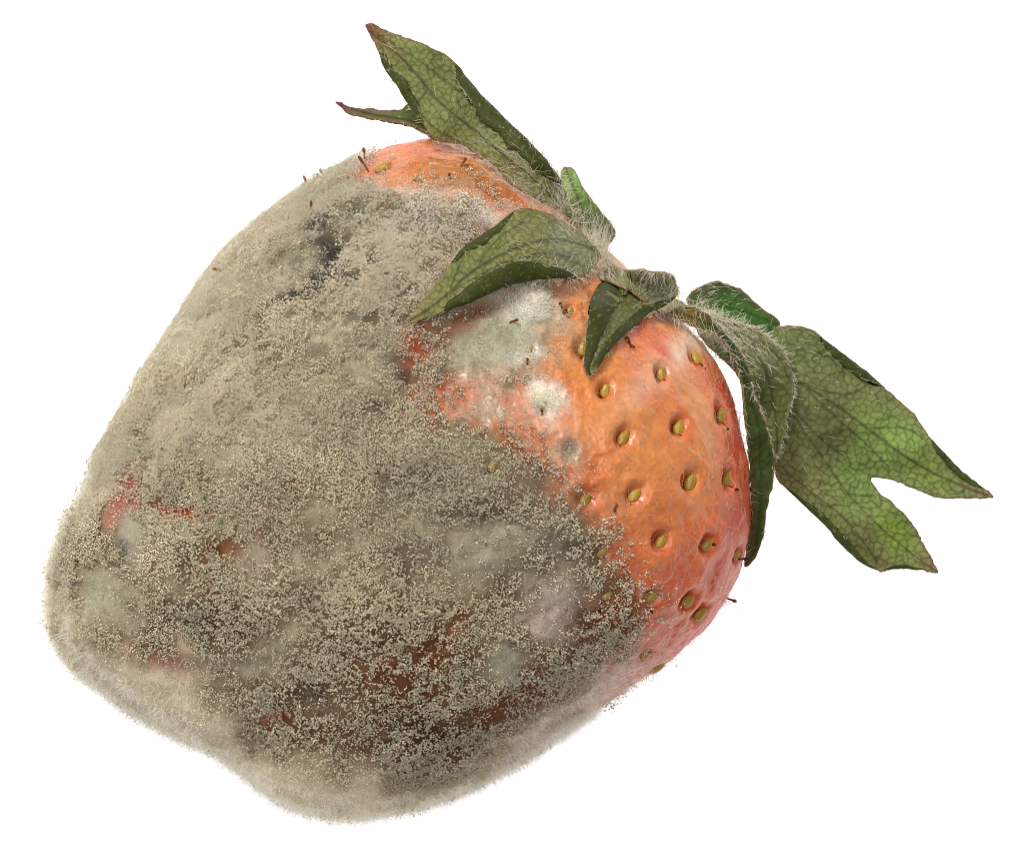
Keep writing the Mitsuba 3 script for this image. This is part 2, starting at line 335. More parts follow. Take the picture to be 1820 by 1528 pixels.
def skin_colour(p):
    """What lies under the spores: rotten brown flesh, gaps and woolly growth."""
    y = 764 - p[:, 1]
    c = mixc(np.tile(lin(114, 102, 78), (len(p), 1)), lin(108, 78, 50), sstep(500, 1100, y + (fbm(p, 90, 3, 31) - .5) * 300))
    c = mixc(c, lin(144, 132, 104), sstep(.44, .62, fbm(p, 80, 3, 32)) * (.3 + .5 * sstep(1150, 850, y)))
    c = mixc(c, lin(156, 150, 122), .6 * sstep(.75, .2, LUMPS(p)) * sstep(.38, .6, fbm(p, 60, 3, 38)) * sstep(1150, 900, y))
    c = mixc(c, lin(184, 170, 138), np.clip(sstep(1000, 520, y + (fbm(p, 90, 3, 36) - .5) * 300) * .6 + .35 * LUMPS(p), 0, .85))
    c = mixc(c, lin(128, 66, 40), sstep(-70, -5, flesh_sd(p)) * .75)
    sp_ = sstep(.54, .65, fbm(p, 24, 3, 51)) * np.exp(-(((p[:, 0] + 310) / 230) ** 2 + ((y - 520) / 190) ** 2))
    c = mixc(c, lin(50, 44, 36), sp_ * .85)
    for w, e in zip(WOOL, WB.each(p)):
        c = mixc(c, WOOL_COL[w[6]], np.clip(e * 1.1, 0, 1) * .85)
    for g, e in zip(GAPS, GB.each(p)):
        c = mixc(c, GAP_COL[g[6]], np.clip(e * 1.15, 0, 1) * .95)
    return c * (.8 + .4 * fbm(p, 9, 3, 33))[:, None]


def body_colour(p):
    sd = flesh_sd(p)
    t = sstep(-34, 20, sd + (fbm(p, 16, 2, 37) - .5) * 40)
    c = mixc(skin_colour(p), flesh_colour(p), t)
    # grey bloom creeping over the flesh next to the mould, and the pale downy lower edge
    y = 764 - p[:, 1]
    bloom = sstep(70, 0, sd) * sstep(.42, .68, fbm(p, 26, 3, 34)) * t
    c = mixc(c, lin(150, 136, 116), bloom * .6)
    e = np.zeros(len(p))
    for w, k in zip(WOOL, WB.each(p)):
        if w[0] > 840 and w[1] < 1300:
            c = mixc(c, WOOL_COL[w[6]], np.clip(k * 1.15, 0, 1) * .9 * t)
    down = sstep(1090, 1200, y + (fbm(p, 40, 2, 35) - .5) * 80) * t
    return mixc(c, lin(196, 92, 68), down * .2)


sd_face = flesh_sd(v0[f0].mean(1))
clean = (sd_face > -14) & (v0[f0].mean(1)[:, 2] > -110)


def finish(v, n):
    p = v + n * displace(v, n)[:, None]
    p[:, 2] = np.maximum(p[:, 2], TABLE_Z + 2)
    return p


ids = np.unique(f0[clean])
remap = np.full(len(v0), -1); remap[ids] = np.arange(len(ids))
fv, ff, at_ = trimesh.remesh.subdivide(v0[ids], remap[f0[clean]], vertex_attributes={'n': n0[ids]})
fn = unit(at_['n'])
flesh_v = finish(fv, fn)
put('strawberry__flesh', flesh_v, ff, 'mat_flesh', body_colour(fv), label='shiny orange red flesh still free of mould')
ids2 = np.unique(f0[~clean])
remap[:] = -1; remap[ids2] = np.arange(len(ids2))
skin_v, skin_f = finish(v0[ids2], n0[ids2]), remap[f0[~clean]]
put('strawberry__mouldy_skin', skin_v, skin_f, 'mat_skin', body_colour(v0[ids2]), label='rotten brown skin under the grey mould')
labels['strawberry'] = {'label': 'rotting orange red strawberry half covered in grey beige fuzzy mould, with wilted green sepals', 'category': 'strawberry'}

ALL_V = np.vstack([flesh_v, skin_v])
ALL_F = np.vstack([ff, skin_f + len(flesh_v)])
ALL_B = np.vstack([fv, v0[ids2]])           # the same points before the relief, where the patches are defined
BODY = trimesh.Trimesh(ALL_V, ALL_F, process=False)
ALL_N = np.array(BODY.vertex_normals)
_fa = BODY.area_faces


def scatter(n, keep=None):
    """n random points on the fruit: position, undisplaced position, normal."""
    w = _fa if keep is None else _fa * keep
    c = np.cumsum(w)
    i = np.minimum(np.searchsorted(c, rng.random(n) * c[-1]), len(c) - 1)
    a, b = rng.random((2, n))
    fl = a + b > 1
    a[fl], b[fl] = 1 - a[fl], 1 - b[fl]
    k = np.stack([1 - a - b, a, b], 1)[..., None]
    t = ALL_F[i]
    return (ALL_V[t] * k).sum(1), (ALL_B[t] * k).sum(1), unit((ALL_N[t] * k).sum(1))


_fc = ALL_V[ALL_F].mean(1)
UPPER = (_fc[:, 2] > -170).astype(float)
_vis_up = np.nonzero(ALL_N[:, 2] > 0)[0]
TOPTREE = cKDTree(ALL_V[_vis_up, :2])


def top(px, py):
    """Displaced surface point and normal seen at px, py."""
    px, py = np.atleast_1d(np.asarray(px, float)), np.atleast_1d(np.asarray(py, float))
    z = surf(px, py)[0][:, 2]
    for _ in range(2):
        q = at(px, py, z)
        _, i = TOPTREE.query(q[:, :2], k=5)
        z = ALL_V[_vis_up[i], 2].mean(1)
    return at(px, py, z), unit(ALL_N[_vis_up[i]].mean(1))


# ------------------------------------------------------------------ mould: spores and filaments
def cover(b):
    sd = flesh_sd(b)
    x, y = b[:, 0] + 910, 764 - b[:, 1]
    c = 1.04 - .17 * sstep(560, 1120, y + (x - 500) * .35 + (fbm(b, 130, 2, 41) - .5) * 240)
    c -= .16 * sstep(.5, .7, fbm(b, 55, 3, 42))
    c *= .84 + .16 * np.clip(LUMPS(b) * 1.4, 0, 1)
    spots = sstep(.54, .65, fbm(b, 24, 3, 51)) * np.exp(-(((x - 600) / 230) ** 2 + ((y - 520) / 190) ** 2))
    c = c * (1 - .62 * np.clip(GB(b) * 1.1, 0, 1)) * (1 - .92 * np.clip(WB(b) * 1.15, 0, 1)) * (1 - .72 * spots)
    edge = sstep(72, -45, sd + (fbm(b, 18, 2, 43) - .5) * 150)
    ds, js = cKDTree(SEED_P).query(b)
    edge *= 1 - .9 * np.exp(-(ds / (.55 * np.array([s_[2] for s_ in SEEDS])[js])) ** 4)
    return c * edge


N = 1150000
p, b, n = scatter(N, UPPER)
cv = cover(b) * (1 - sstep(.42, .08, np.abs(n[:, 2])) * (.3 + .66 * sstep(700, 1100, 764 - b[:, 1])))
g = .42 * noise(p, 9.0, 44) + .40 * noise(p, 4.0, 45) + .18 * noise(p, 24, 46)
keep = (g < .27 + .50 * cv) & (cv > .03) & (rng.random(N) < .12 + .88 * np.clip(cv * 1.3, 0, 1)) & (rng.random(N) < .58 + .42 * sstep(.8, 1, cv))
p, b, n, cv, g = p[keep], b[keep], n[keep], cv[keep], g[keep]
h = 2 + rng.random(len(p)) ** 1.3 * (9 + 9 * (1 - cv)) + 5 * noise(p, 14, 47)
q = p + n * h[:, None] + rng.normal(size=p.shape) * 1.2
M = len(q)
octa = np.array([[1, 1, 1], [1, -1, -1], [-1, 1, -1], [-1, -1, 1]], float) * .72
octf = np.array([[0, 1, 2], [0, 3, 1], [0, 2, 3], [1, 3, 2]])
R1 = unit(rng.normal(size=(M, 3)))
R2 = unit(np.cross(R1, rng.normal(size=(M, 3))))
R = np.stack([R1, R2, np.cross(R1, R2)], 2)
sc = (.95 + .95 * rng.random(M) ** 1.5 + .22 * sstep(500, 1000, 764 - b[:, 1]))[:, None, None] * rng.uniform(.75, 1.35, (M, 4, 1))
gv = q[:, None] + np.einsum('nij,kj->nki', R, octa) * sc
gf = (octf[None] + 4 * np.arange(M)[:, None, None]).reshape(-1, 3)
y = 764 - b[:, 1]
gc = mixc(np.tile(lin(248, 234, 206), (M, 1)), lin(242, 226, 190), sstep(420, 1000, y + (fbm(b, 90, 2, 50) - .5) * 300))
gc = mixc(gc, lin(244, 232, 208), sstep(.5, .66, fbm(b, 65, 3, 48)) * .5)
white = np.exp(-(((b[:, 0] + 910 - 800) / 130) ** 2 + ((y - 385) / 50) ** 2))
gc = mixc(gc, lin(246, 240, 228), np.clip(white * 1.2, 0, 1))
lump = np.clip(LUMPS(b) * 1.5, 0, 1)
gc = mixc(gc, lin(221, 213, 186), (1 - lump) * .45 + .35 * sstep(.48, .62, fbm(b, 110, 3, 52)) * (1 - lump))
gc = mixc(gc, lin(252, 238, 209), lump * .6)
gc *= (.74 + .40 * fbm(b, 22, 3, 53))[:, None] * rng.uniform(.84, 1.1, (M, 1))
put('strawberry__mould_spores', gv.reshape(-1, 3), gf, 'mat_dust', np.repeat(np.clip(gc, 0, .95), 4, 0), label='beige powdery spore heads of the mould', stuff=True)
print('spores', M)

# fine filaments of the mould
parts = []


def grow(n, weight, length, width, colour, lean=.5, curl=.8, K=4):
    pp, bb, nn = scatter(n * 3, UPPER)
    w = weight(pp, bb, nn)
    k = np.nonzero(rng.random(len(w)) < w)[0][:n]
    pp, bb, nn = pp[k], bb[k], nn[k]
    d = unit(nn + lean * rng.normal(size=nn.shape))
    P = curves(pp - nn * 1.0, d, length * rng.uniform(.5, 1.2, len(pp)), K, curl)
    c = colour(bb) * rng.uniform(.85, 1.12, (len(pp), 1))
    parts.append((P, width, np.clip(c, 0, .95)))


def wool_colour(bb):
    c = np.tile(lin(220, 208, 180), (len(bb), 1))
    for w, e in zip(WOOL, WB.each(bb)):
        c = mixc(c, np.minimum(WOOL_COL[w[6]] * 1.25, .93) ** .62, np.clip(e * 1.2, 0, 1))
    return c


mould = lambda bb: sstep(25, -25, flesh_sd(bb))
grow(12000, lambda P_, B_, N_: mould(B_) * .9 * (1 - .9 * np.clip(GB(B_) * 1.3, 0, 1)), 18, .9, wool_colour)
grow(40000, lambda P_, B_, N_: np.clip(WB(B_) * 1.3, 0, 1), 15, .8, wool_colour, .8, 1.1)
grow(44000, lambda P_, B_, N_: mould(B_) * sstep(.42, .05, np.abs(N_[:, 2])), 24, .7, lambda bb: np.tile(lin(251, 247, 236), (len(bb), 1)), .6, .9)
yy = lambda bb: 764 - bb[:, 1]
grow(40000, lambda P_, B_, N_: mould(B_) * sstep(.5, .05, np.abs(N_[:, 2])) * sstep(900, 1150, 764 - B_[:, 1]), 23, .5, lambda bb: np.tile(lin(248, 244, 234), (len(bb), 1)), .8, 1.2, 5)
grow(1500, lambda P_, B_, N_: sstep(-30, 10, flesh_sd(B_)) * sstep(1110, 1200, yy(B_)), 14, .8, lambda bb: np.tile(lin(226, 186, 168), (len(bb), 1)), .9, 1.1)
grow(3500, lambda P_, B_, N_: sstep(-25, 5, flesh_sd(B_)) * sstep(75, 20, flesh_sd(B_)), 18, 1.1, lambda bb: np.tile(lin(206, 186, 166), (len(bb), 1)), .9, 1.1)
vs, fs, cs, o = [], [], [], 0
for P_, w_, c_ in parts:
    K = P_.shape[1]
    v_, f_, per = ribbons(P_, w_ * np.linspace(1, .45, K)[None])
    vs.append(v_); fs.append(f_ + o); cs.append(np.repeat(c_, per, 0)); o += len(v_)
put('strawberry__mould_filaments', np.vstack(vs), np.vstack(fs), 'mat_hair', np.vstack(cs), label='pale woolly filaments of the mould', stuff=True)

# tufts of white wool on the flesh
for i, (px, py, r, cnt, col) in enumerate([(966, 714, 31, 800, (254, 250, 236)), (938, 541, 38, 800, (244, 244, 234)), (1011, 797, 22, 500, (226, 220, 206)), (940, 630, 18, 500, (248, 242, 230))]):
    c, nn = top(px, py)
    c, nn = c[0], nn[0]
    a = unit(np.cross(nn, [0.3, 1, 0])); e = np.cross(nn, a)
    th, rr = rng.random(cnt) * 6.283, np.sqrt(rng.random(cnt)) * r * .8 * (1 + .3 * np.sin(3 * rng.random()))
    rad = np.cos(th)[:, None] * a + np.sin(th)[:, None] * e
    base = c + rad * rr[:, None]
    t_, i_ = cKDTree(ALL_V).query(base)
    base = ALL_V[i_] + rng.normal(size=base.shape) * 1.5
    d = unit(nn + rad * (rr / r)[:, None] * 1.3 + .35 * rng.normal(size=base.shape))
    P_ = curves(base, d, r * rng.uniform(.25, .75, cnt) * (1.1 - .5 * rr / r), 4, .7)
    v_, f_, per = ribbons(P_, 1.2 * np.linspace(1, .5, 4)[None])
    put('strawberry__mould_tuft' + (f'_{i:03d}' if i else ''), v_, f_, 'mat_hair', np.repeat(np.clip(lin(col) * rng.uniform(.9, 1.05, (cnt, 1)), 0, .96), per, 0), stuff=True,
        label=['round white tuft of mould wool with a seed in its middle', 'grey white tuft of mould wool under the left sepal', None, None][i])

# downy hairs lying on the flesh
pp, bb, nn = scatter(30000, UPPER)
k = np.nonzero((flesh_sd(bb) > 12) & (rng.random(len(pp)) < .25 + .75 * sstep(.45, .65, fbm(bb, 60, 2, 61))))[0][:1300]
tan = unit(np.cross(nn[k], rng.normal(size=(len(k), 3))))
P_ = curves(pp[k] + nn[k] * .5, unit(tan + .45 * nn[k]), rng.uniform(9, 36, len(k)), 6, 1.0)
v_, f_, per = tubes(P_, .42 * np.linspace(1, .5, 6)[None])
put('strawberry__flesh_hair', v_, f_, 'mat_hair', np.repeat(lin(238, 206, 170) * rng.uniform(.75, 1.0, (len(k), 1)), per, 0), stuff=True, label='fine pale hairs lying on the flesh')

# ------------------------------------------------------------------ seeds with their dried styles
sph = trimesh.creation.icosphere(subdivisions=4)
sv, sf = np.array(sph.vertices), np.array(sph.faces)


def style_mesh(start, d, length, r0, nn, bend):
    s = np.linspace(0, 1, 9)
    side = unit(np.cross(nn, d))
    P_ = start + length * (s[:, None] * d + bend * (s ** 2)[:, None] * side + .12 * np.sin(s * 7)[:, None] * nn)
    rad = r0 * np.array([.9, .8, .8, .85, .8, .85, 1.0, 1.5, .7])
    v_, f_, _ = tubes(P_[None], rad[None], 7)
    cap = np.array([P_[0], P_[-1]])
    m = len(v_)
    ring = np.arange(7)
    f_ = np.vstack([f_, np.stack([(ring + 1) % 7, ring, np.full(7, m)], 1), np.stack([ring + 56, (ring + 1) % 7 + 56, np.full(7, m + 1)], 1)])
    v_ = np.vstack([v_, cap])
    v_ = v_ + (noise(v_, 3.0, 71)[:, None] - .5) * 1.6
    c = mixc(np.tile(lin(120, 66, 28), (len(v_), 1)), lin(46, 30, 20), np.r_[np.repeat(s, 7), 0, 1] ** .6)
    return v_, f_, c


for i, (px, py, L, ang, sty, dep, haze) in enumerate(SEEDS):
    c, nn = top(px, py)
    c, nn = c[0], unit(nn[0] * .55 + SEED_N[i] * .45)
    ax = np.array([math.cos(math.radians(ang)), math.sin(math.radians(ang)), 0])
    ax = unit(ax - nn * (ax @ nn))
    sd_ = np.cross(nn, ax)
    u = sv[:, 0]
    wd = .335 * (1 - .24 * u) * (1 - .10 * u * u)
    q = np.stack([u * .5, sv[:, 1] * wd, sv[:, 2] * .25], 1) * L * rng.uniform(.86, 1.0) * [1, rng.uniform(.84, 1.02), .9]
    th = np.arctan2(sv[:, 2], sv[:, 1])
    q *= (1 + .014 * np.sin(th * 9 + 2 * u))[:, None] * (1 + .05 * (fbm(sv + i, .5, 2, 72) - .5))[:, None]
    W = c + nn * L * .05 + q[:, :1] * ax + q[:, 1:2] * sd_ + q[:, 2:] * nn
    col = mixc(np.tile(lin(188, 144, 50), (len(W), 1)), lin(164, 136, 46), np.full(len(W), rng.random()))
    col = mixc(col, lin(120, 88, 34), np.full(len(W), rng.random() * .35))
    col = mixc(col, lin(124, 96, 28), .35 * sstep(.3, 1, np.sin(th * 9 + 2 * u)))
    col = mixc(col, lin(182, 152, 62), sstep(.5, .7, fbm(sv + 3 * i, .35, 3, 73)) * .5)
    col = mixc(col, lin(104, 70, 22), sstep(.75, 1, np.abs(u)) * .6)
    col = mixc(col, lin(150, 142, 112), np.full(len(W), haze))
    key = 'strawberry__seed' + (f'_{i:03d}' if i else '')
    put(key, W, sf, 'mat_seed', col)
    if sty is not None:
        d = np.array([math.cos(math.radians(sty)), math.sin(math.radians(sty)), 0])
        d = unit(d - nn * (d @ nn) + .35 * nn)
        st = c + nn * L * .06 - ax * L * .32 + d * L * .1
        v_, f_, c_ = style_mesh(st, d, rng.uniform(17, 25), 1.9, nn, rng.uniform(-.35, .35))
        put(key + '__style', v_, f_, 'mat_skin', c_)

# dried styles that stick out of the mould
STYLES = [(547, 337, 92, 20), (560, 330, 55, 16), (585, 318, 140, 16), (655, 306, 118, 24), (652, 288, 110, 18), (555, 382, 105, 18), (393, 484, 150, 10), (485, 388, 150, 10), (905, 574, 30, 12), (936, 647, 90, 8),
          (998, 548, 130, 8), (962, 738, 90, 8), (820, 296, 60, 12), (735, 322, 20, 10), (805, 384, 90, 6), (233, 827, 10, 12), (190, 845, 80, 8), (1110, 600, 300, 20), (1095, 895, 250, 12), (800, 320, 120, 8), (668, 468, 60, 8), (1290, 1062, 330, 14)]
for i, (px, py, ang, L) in enumerate(STYLES):
    c, nn = top(px, py)
    c, nn = ALL_V[cKDTree(ALL_V).query(c[0])[1]], nn[0]
    d = unit(np.array([math.cos(math.radians(ang)), math.sin(math.radians(ang)), 0]) + .45 * nn)
    v_, f_, c_ = style_mesh(c + nn * 1.0, d, L * 1.3, 2.1, nn, rng.uniform(-.3, .3))
    put('strawberry__dry_style' + (f'_{i:03d}' if i else ''), v_, f_, 'mat_skin', mixc(c_, lin(136, 70, 42), np.full(len(c_), .6)))

# ------------------------------------------------------------------ sepals
PALE, DARK = (120, 124, 66), (60, 66, 26)
HAIRC = (236, 229, 208)


def resample(line, step):
    L = LineString(line)
    k = max(2, int(L.length / step))
    return np.array([L.interpolate(t, normalized=True).coords[0] for t in np.linspace(0, 1, k, endpoint=False)])


def smoothed(poly, it=2):
    p_ = np.asarray(poly, float)
    for _ in range(it):
        nx = np.roll(p_, -1, 0)
        p_ = np.stack([.75 * p_ + .25 * nx, .25 * p_ + .75 * nx], 1).reshape(-1, 2)
    return p_


sepal_no = 0


def sepal(poly, zs, veins=(), top_c=PALE, low_c=DARK, rolls=(), patches=(), base=None, tip=None, hair=(300, 160), hlen=(14, 40), cell=12, step=1.7, wrinkle=3.0, label=None, vein_c=(50, 46, 28), net=1.0, rim_c=(140, 108, 78), gloss=0):
    """One leaf of the calyx: a thin curved sheet with edges, vein net, rolled margins and hairs. poly and veins are traced points, zs are heights (px, py, z)."""
    global sepal_no
    key = 'strawberry__sepal' + (f'_{sepal_no:03d}' if sepal_no else '')
    sepal_no += 1
    seed = 100 + sepal_no * 7
    ring = resample(np.vstack([smoothed(poly), smoothed(poly)[:1]]), step)
    ring3 = np.c_[ring, np.zeros(len(ring))]
    ring = ring + np.stack([fbm(ring3, 14, 2, seed) - .5, fbm(ring3, 14, 2, seed + 1) - .5], 1) * 4.5
    pg = Polygon(ring).buffer(0)
    if pg.geom_type != 'Polygon': pg = max(pg.geoms, key=lambda g_: g_.area)
    ring = np.array(pg.exterior.coords)[:-1]
    x0, y0, x1, y1 = pg.bounds
    X, Y = np.meshgrid(np.arange(x0, x1, step), np.arange(y0, y1, step * .87))
    X[1::2] += step / 2
    g_ = np.stack([X.ravel(), Y.ravel()], 1)
    g_ = g_[shapely.contains_xy(pg.buffer(-step * .7), g_[:, 0], g_[:, 1])]
    pts = np.vstack([ring, g_])
    tri = Delaunay(pts).simplices
    cc = pts[tri].mean(1)
    tri = tri[shapely.contains_xy(pg, cc[:, 0], cc[:, 1])]
    a_, b_, c_ = pts[tri[:, 0]], pts[tri[:, 1]], pts[tri[:, 2]]
    ar = (b_[:, 0] - a_[:, 0]) * (c_[:, 1] - a_[:, 1]) - (b_[:, 1] - a_[:, 1]) * (c_[:, 0] - a_[:, 0])
    tri = np.where((ar > 0)[:, None], tri[:, ::-1], tri)            # picture y runs down: facing up
    tri = tri[np.abs(ar) > 1e-6]
    zs = np.array(zs, float)
    rbf = RBFInterpolator(zs[:, :2], zs[:, 2], smoothing=1.0, kernel='thin_plate_spline')
    p3 = np.c_[pts, np.zeros(len(pts))]
    z = rbf(pts)
    rim = shapely.distance(pg.exterior, shapely.points(pts))
    # veins
    vd = np.full(len(pts), 1e3); vstr = np.zeros(len(pts))
    P2 = shapely.points(pts)
    for i_, vn in enumerate(veins):
        w_ = 2.7 if i_ == 0 else 1.9
        ln = resample(np.array(vn, float), 5)
        if len(vn) > 2:
            t_ = np.linspace(0, 1, len(vn)); tt = np.linspace(0, 1, 60)
            ln = np.stack([PchipInterpolator(t_, np.array(vn, float)[:, k_])(tt) for k_ in (0, 1)], 1)
        d_ = shapely.distance(LineString(ln), P2)
        vstr = np.maximum(vstr, np.exp(-(d_ / w_) ** 2) * (1 if i_ == 0 else .8))
        vd = np.minimum(vd, d_)
    r_ = np.random.default_rng(seed)
    warp = pts + np.stack([noise(p3, 18, seed + 2), noise(p3, 18, seed + 3)], 1) * 9
    net_f = np.zeros(len(pts)); tone = np.zeros(len(pts))
    # a net of cells grouped into larger fields, whose borders are the stronger veins
    gxx, gyy = np.meshgrid(np.arange(x0 - 30, x1 + 30, cell), np.arange(y0 - 30, y1 + 30, cell * .87))
    gxx[1::2] += cell / 2
    sites = np.stack([gxx.ravel(), gyy.ravel()], 1) + r_.normal(size=(gxx.size, 2)) * cell * .24
    k_ = max(4, int((x1 - x0 + 60) * (y1 - y0 + 60) / (cell * 3.4) ** 2))
    field = cKDTree(np.stack([r_.uniform(x0 - 30, x1 + 30, k_), r_.uniform(y0 - 30, y1 + 30, k_)], 1)).query(sites)[1]
    mid = cKDTree(np.stack([r_.uniform(x0 - 30, x1 + 30, 4 * k_), r_.uniform(y0 - 30, y1 + 30, 4 * k_)], 1)).query(sites)[1]
    dd, ii = cKDTree(sites).query(warp, k=2)
    e_ = (dd[:, 1] - dd[:, 0]) / 2
    strong, mids = field[ii[:, 0]] != field[ii[:, 1]], mid[ii[:, 0]] != mid[ii[:, 1]]
    wid, amp = np.where(strong, 1.35, np.where(mids, 1.1, .8)), np.where(strong, 1, np.where(mids, .95, .8))
    net_f = amp * np.exp(-(e_ / wid) ** 2)
    tone += (r_.random(len(sites))[ii[:, 0]] - .5) * .2 + .07 * (1 - np.exp(-(e_ / 3.5) ** 2))
    net_f *= net
    line = np.maximum(vstr, net_f)
    z = z + (fbm(p3, 42, 3, seed + 4) - .5) * wrinkle * 5.5 + (fbm(p3, 12, 2, seed + 5) - .5) * wrinkle * 1.1 + line * 1.1 - 1.2 * np.minimum(vd, 12) / 12
    upv = at(pts[:, 0], pts[:, 1], z)
    tm = trimesh.Trimesh(upv, tri, process=False)
    nn = np.array(tm.vertex_normals)
    if nn[:, 2].mean() < 0:
        tri = tri[:, ::-1]; nn = -nn
    lowv = upv - nn * 4.5
    col = np.tile(lin(top_c), (len(pts), 1)) * (1 + tone)[:, None]
    col = mixc(col, lin(top_c) * 1.25, sstep(.45, .7, fbm(p3, 45, 3, seed + 6)) * .5)
    lowc = np.tile(lin(low_c), (len(pts), 1)) * (.75 + .5 * fbm(p3, 9, 2, seed + 8))[:, None]
    for (cx, cy, rx, ry, ang, k_, colr) in patches:
        t_ = math.radians(ang)
        dx, dy = pts[:, 0] - cx, -(pts[:, 1] - cy)
        u_, v_ = dx * math.cos(t_) + dy * math.sin(t_), -dx * math.sin(t_) + dy * math.cos(t_)
        w_ = np.exp(-((u_ / rx) ** 2 + (v_ / ry) ** 2) ** 1.5 * (.6 + .8 * fbm(p3, 40, 3, seed + 7)))
        col = mixc(col, lin(colr) * (1 + tone)[:, None], k_ * w_)
    col = mixc(mixc(col, lin(vein_c), np.clip(net_f, 0, 1) * .54), lin(vein_c), np.clip(vstr, 0, 1) * .7)
    col *= (.76 + .30 * fbm(p3, 6, 2, seed + 9))[:, None]
    col = mixc(col, lin(rim_c), np.exp(-(rim / 2.3) ** 2) * .75)
    # walls between the two faces
    e_ = np.sort(np.vstack([tri[:, [0, 1]], tri[:, [1, 2]], tri[:, [2, 0]]]), 1)
    eo = np.vstack([tri[:, [0, 1]], tri[:, [1, 2]], tri[:, [2, 0]]])
    _, inv, cnt = np.unique(e_, axis=0, return_inverse=True, return_counts=True)
    bd = eo[cnt[inv.ravel()] == 1]
    m = len(pts)
    wall = np.vstack([np.stack([bd[:, 1], bd[:, 0], bd[:, 0] + m], 1), np.stack([bd[:, 1], bd[:, 0] + m, bd[:, 1] + m], 1)])
    V, F, Cc = [np.vstack([upv, lowv])], [np.vstack([tri, tri[:, ::-1] + m, wall])], [np.vstack([col, mixc(lowc, lin(rim_c), np.exp(-(rim / 1.6) ** 2) * .6)])]
    off = 2 * m
    fringe = [(upv[:len(ring)], nn[:len(ring)])]
    # rolled margins: the edge turned over so that the other face shows
    for (sx, sy), (ex, ey), w_, lift in rolls:
        i0 = np.argmin(np.hypot(ring[:, 0] - sx, ring[:, 1] - sy)); i1 = np.argmin(np.hypot(ring[:, 0] - ex, ring[:, 1] - ey))
        fw, bw = (i1 - i0) % len(ring), (i0 - i1) % len(ring)
        idx = (i0 + np.arange(fw + 1)) % len(ring) if fw <= bw else (i0 - np.arange(bw + 1)) % len(ring)
        ed = ring[idx]
        for _ in range(4):
            ed[1:-1] = (ed[:-2] + 2 * ed[1:-1] + ed[2:]) / 4
        tg = unit(np.gradient(ed, axis=0)); nr = np.stack([-tg[:, 1], tg[:, 0]], 1)
        tst = ed + nr * 5
        if shapely.contains_xy(pg, tst[:, 0], tst[:, 1]).mean() < .5: nr = -nr
        s_ = np.linspace(0, 1, len(idx))
        ww = np.interp(s_, *np.array(w_, float).T) * (.85 + .3 * noise(np.c_[ed, 0 * s_], 22, seed + 10)) if isinstance(w_, list) else w_ * np.clip(np.sin(np.pi * s_), 0, 1) ** .55 * (.8 + .4 * noise(np.c_[ed, 0 * s_], 22, seed + 10))
        t_ = np.linspace(0, 1, 25)
        inw = (1 - np.cos(t_ * np.pi)) / 2 - .03
        upw = np.sin(t_ * np.pi * .96) * .42
        xy = ed[:, None] + nr[:, None] * (ww[:, None] * inw[None])[..., None]
        zz = z[idx][:, None] * (1 - t_) + t_ * rbf(xy[:, -1])[:, None] + ww[:, None] * upw[None] * lift + (1.2 + 1.8 * t_) * np.clip(ww / 9, .1, 1)[:, None]
        w3 = np.c_[xy.reshape(-1, 2), np.zeros(xy.shape[0] * 25)]
        zz = zz.ravel() + (fbm(w3, 16, 2, seed + 11) - .5) * 3
        sv_ = at(xy.reshape(-1, 2)[:, 0], xy.reshape(-1, 2)[:, 1], zz)
        ii_, jj_ = np.meshgrid(np.arange(len(idx) - 1), np.arange(24), indexing='ij')
        qd = np.stack([ii_ * 25 + jj_, ii_ * 25 + jj_ + 1, (ii_ + 1) * 25 + jj_ + 1, (ii_ + 1) * 25 + jj_], -1).reshape(-1, 4)
        tr = np.vstack([qd[:, [0, 1, 2]], qd[:, [0, 2, 3]]])
        tm2 = trimesh.Trimesh(sv_, tr, process=False)
        n2 = np.array(tm2.vertex_normals)
        if n2[:, 2].mean() < 0: tr = tr[:, ::-1]; n2 = -n2
        rc = np.tile(lin(low_c), (len(sv_), 1)) * (.7 + .6 * fbm(w3, 8, 3, seed + 12))[:, None]
        rc = mixc(rc, lin(150, 136, 76), sstep(.84, .9, noise(w3, 4, seed + 13)) * .45)
        tj = np.tile(t_, len(idx))
        rc = mixc(rc, lin(rim_c), sstep(.93, 1, tj) * .85)
        k2 = len(sv_)
        # the strip has a thickness as well
        thin = np.repeat(np.clip(ww / 9, .02, 1), 25)[:, None]
        und = sv_ - n2 * 3 * thin
        edge_i = np.arange(len(idx)) * 25 + 24
        wl = np.vstack([np.stack([edge_i[:-1], edge_i[1:], edge_i[1:] + k2], 1), np.stack([edge_i[:-1], edge_i[1:] + k2, edge_i[:-1] + k2], 1)])
        V.append(np.vstack([sv_, und])); F.append(np.vstack([tr, tr[:, ::-1] + k2, wl]) + off); Cc.append(np.vstack([rc, np.tile(lin(top_c) * .8, (k2, 1))]))
        off += 2 * k2
        fringe.append((sv_[edge_i], n2[edge_i]))
    put(key, np.vstack(V), np.vstack(F), 'mat_leaf', np.clip(np.vstack(Cc), 0, .9), label=label)
    # hairs: a fringe along the edges and down on the face, denser towards the base
    ne, ns = hair[0], int(hair[1] * .75)
    base = np.array(base if base is not None else ring[0], float)
    tip = np.array(tip if tip is not None else ring[len(ring) // 2], float)
    fl = np.linalg.norm(tip - base)
    ctr = at(*pts.mean(0), 0)[:2]
    hb, hd, hl = [], [], []
    fp, fnn = np.vstack([x_[0] for x_ in fringe]), np.vstack([x_[1] for x_ in fringe])
    bw3 = at(base[0], base[1], 0)
    near = lambda q_: np.exp(-(np.linalg.norm(q_[:, :2] - bw3[:2], axis=1) / (fl * .34)) ** 1.5)
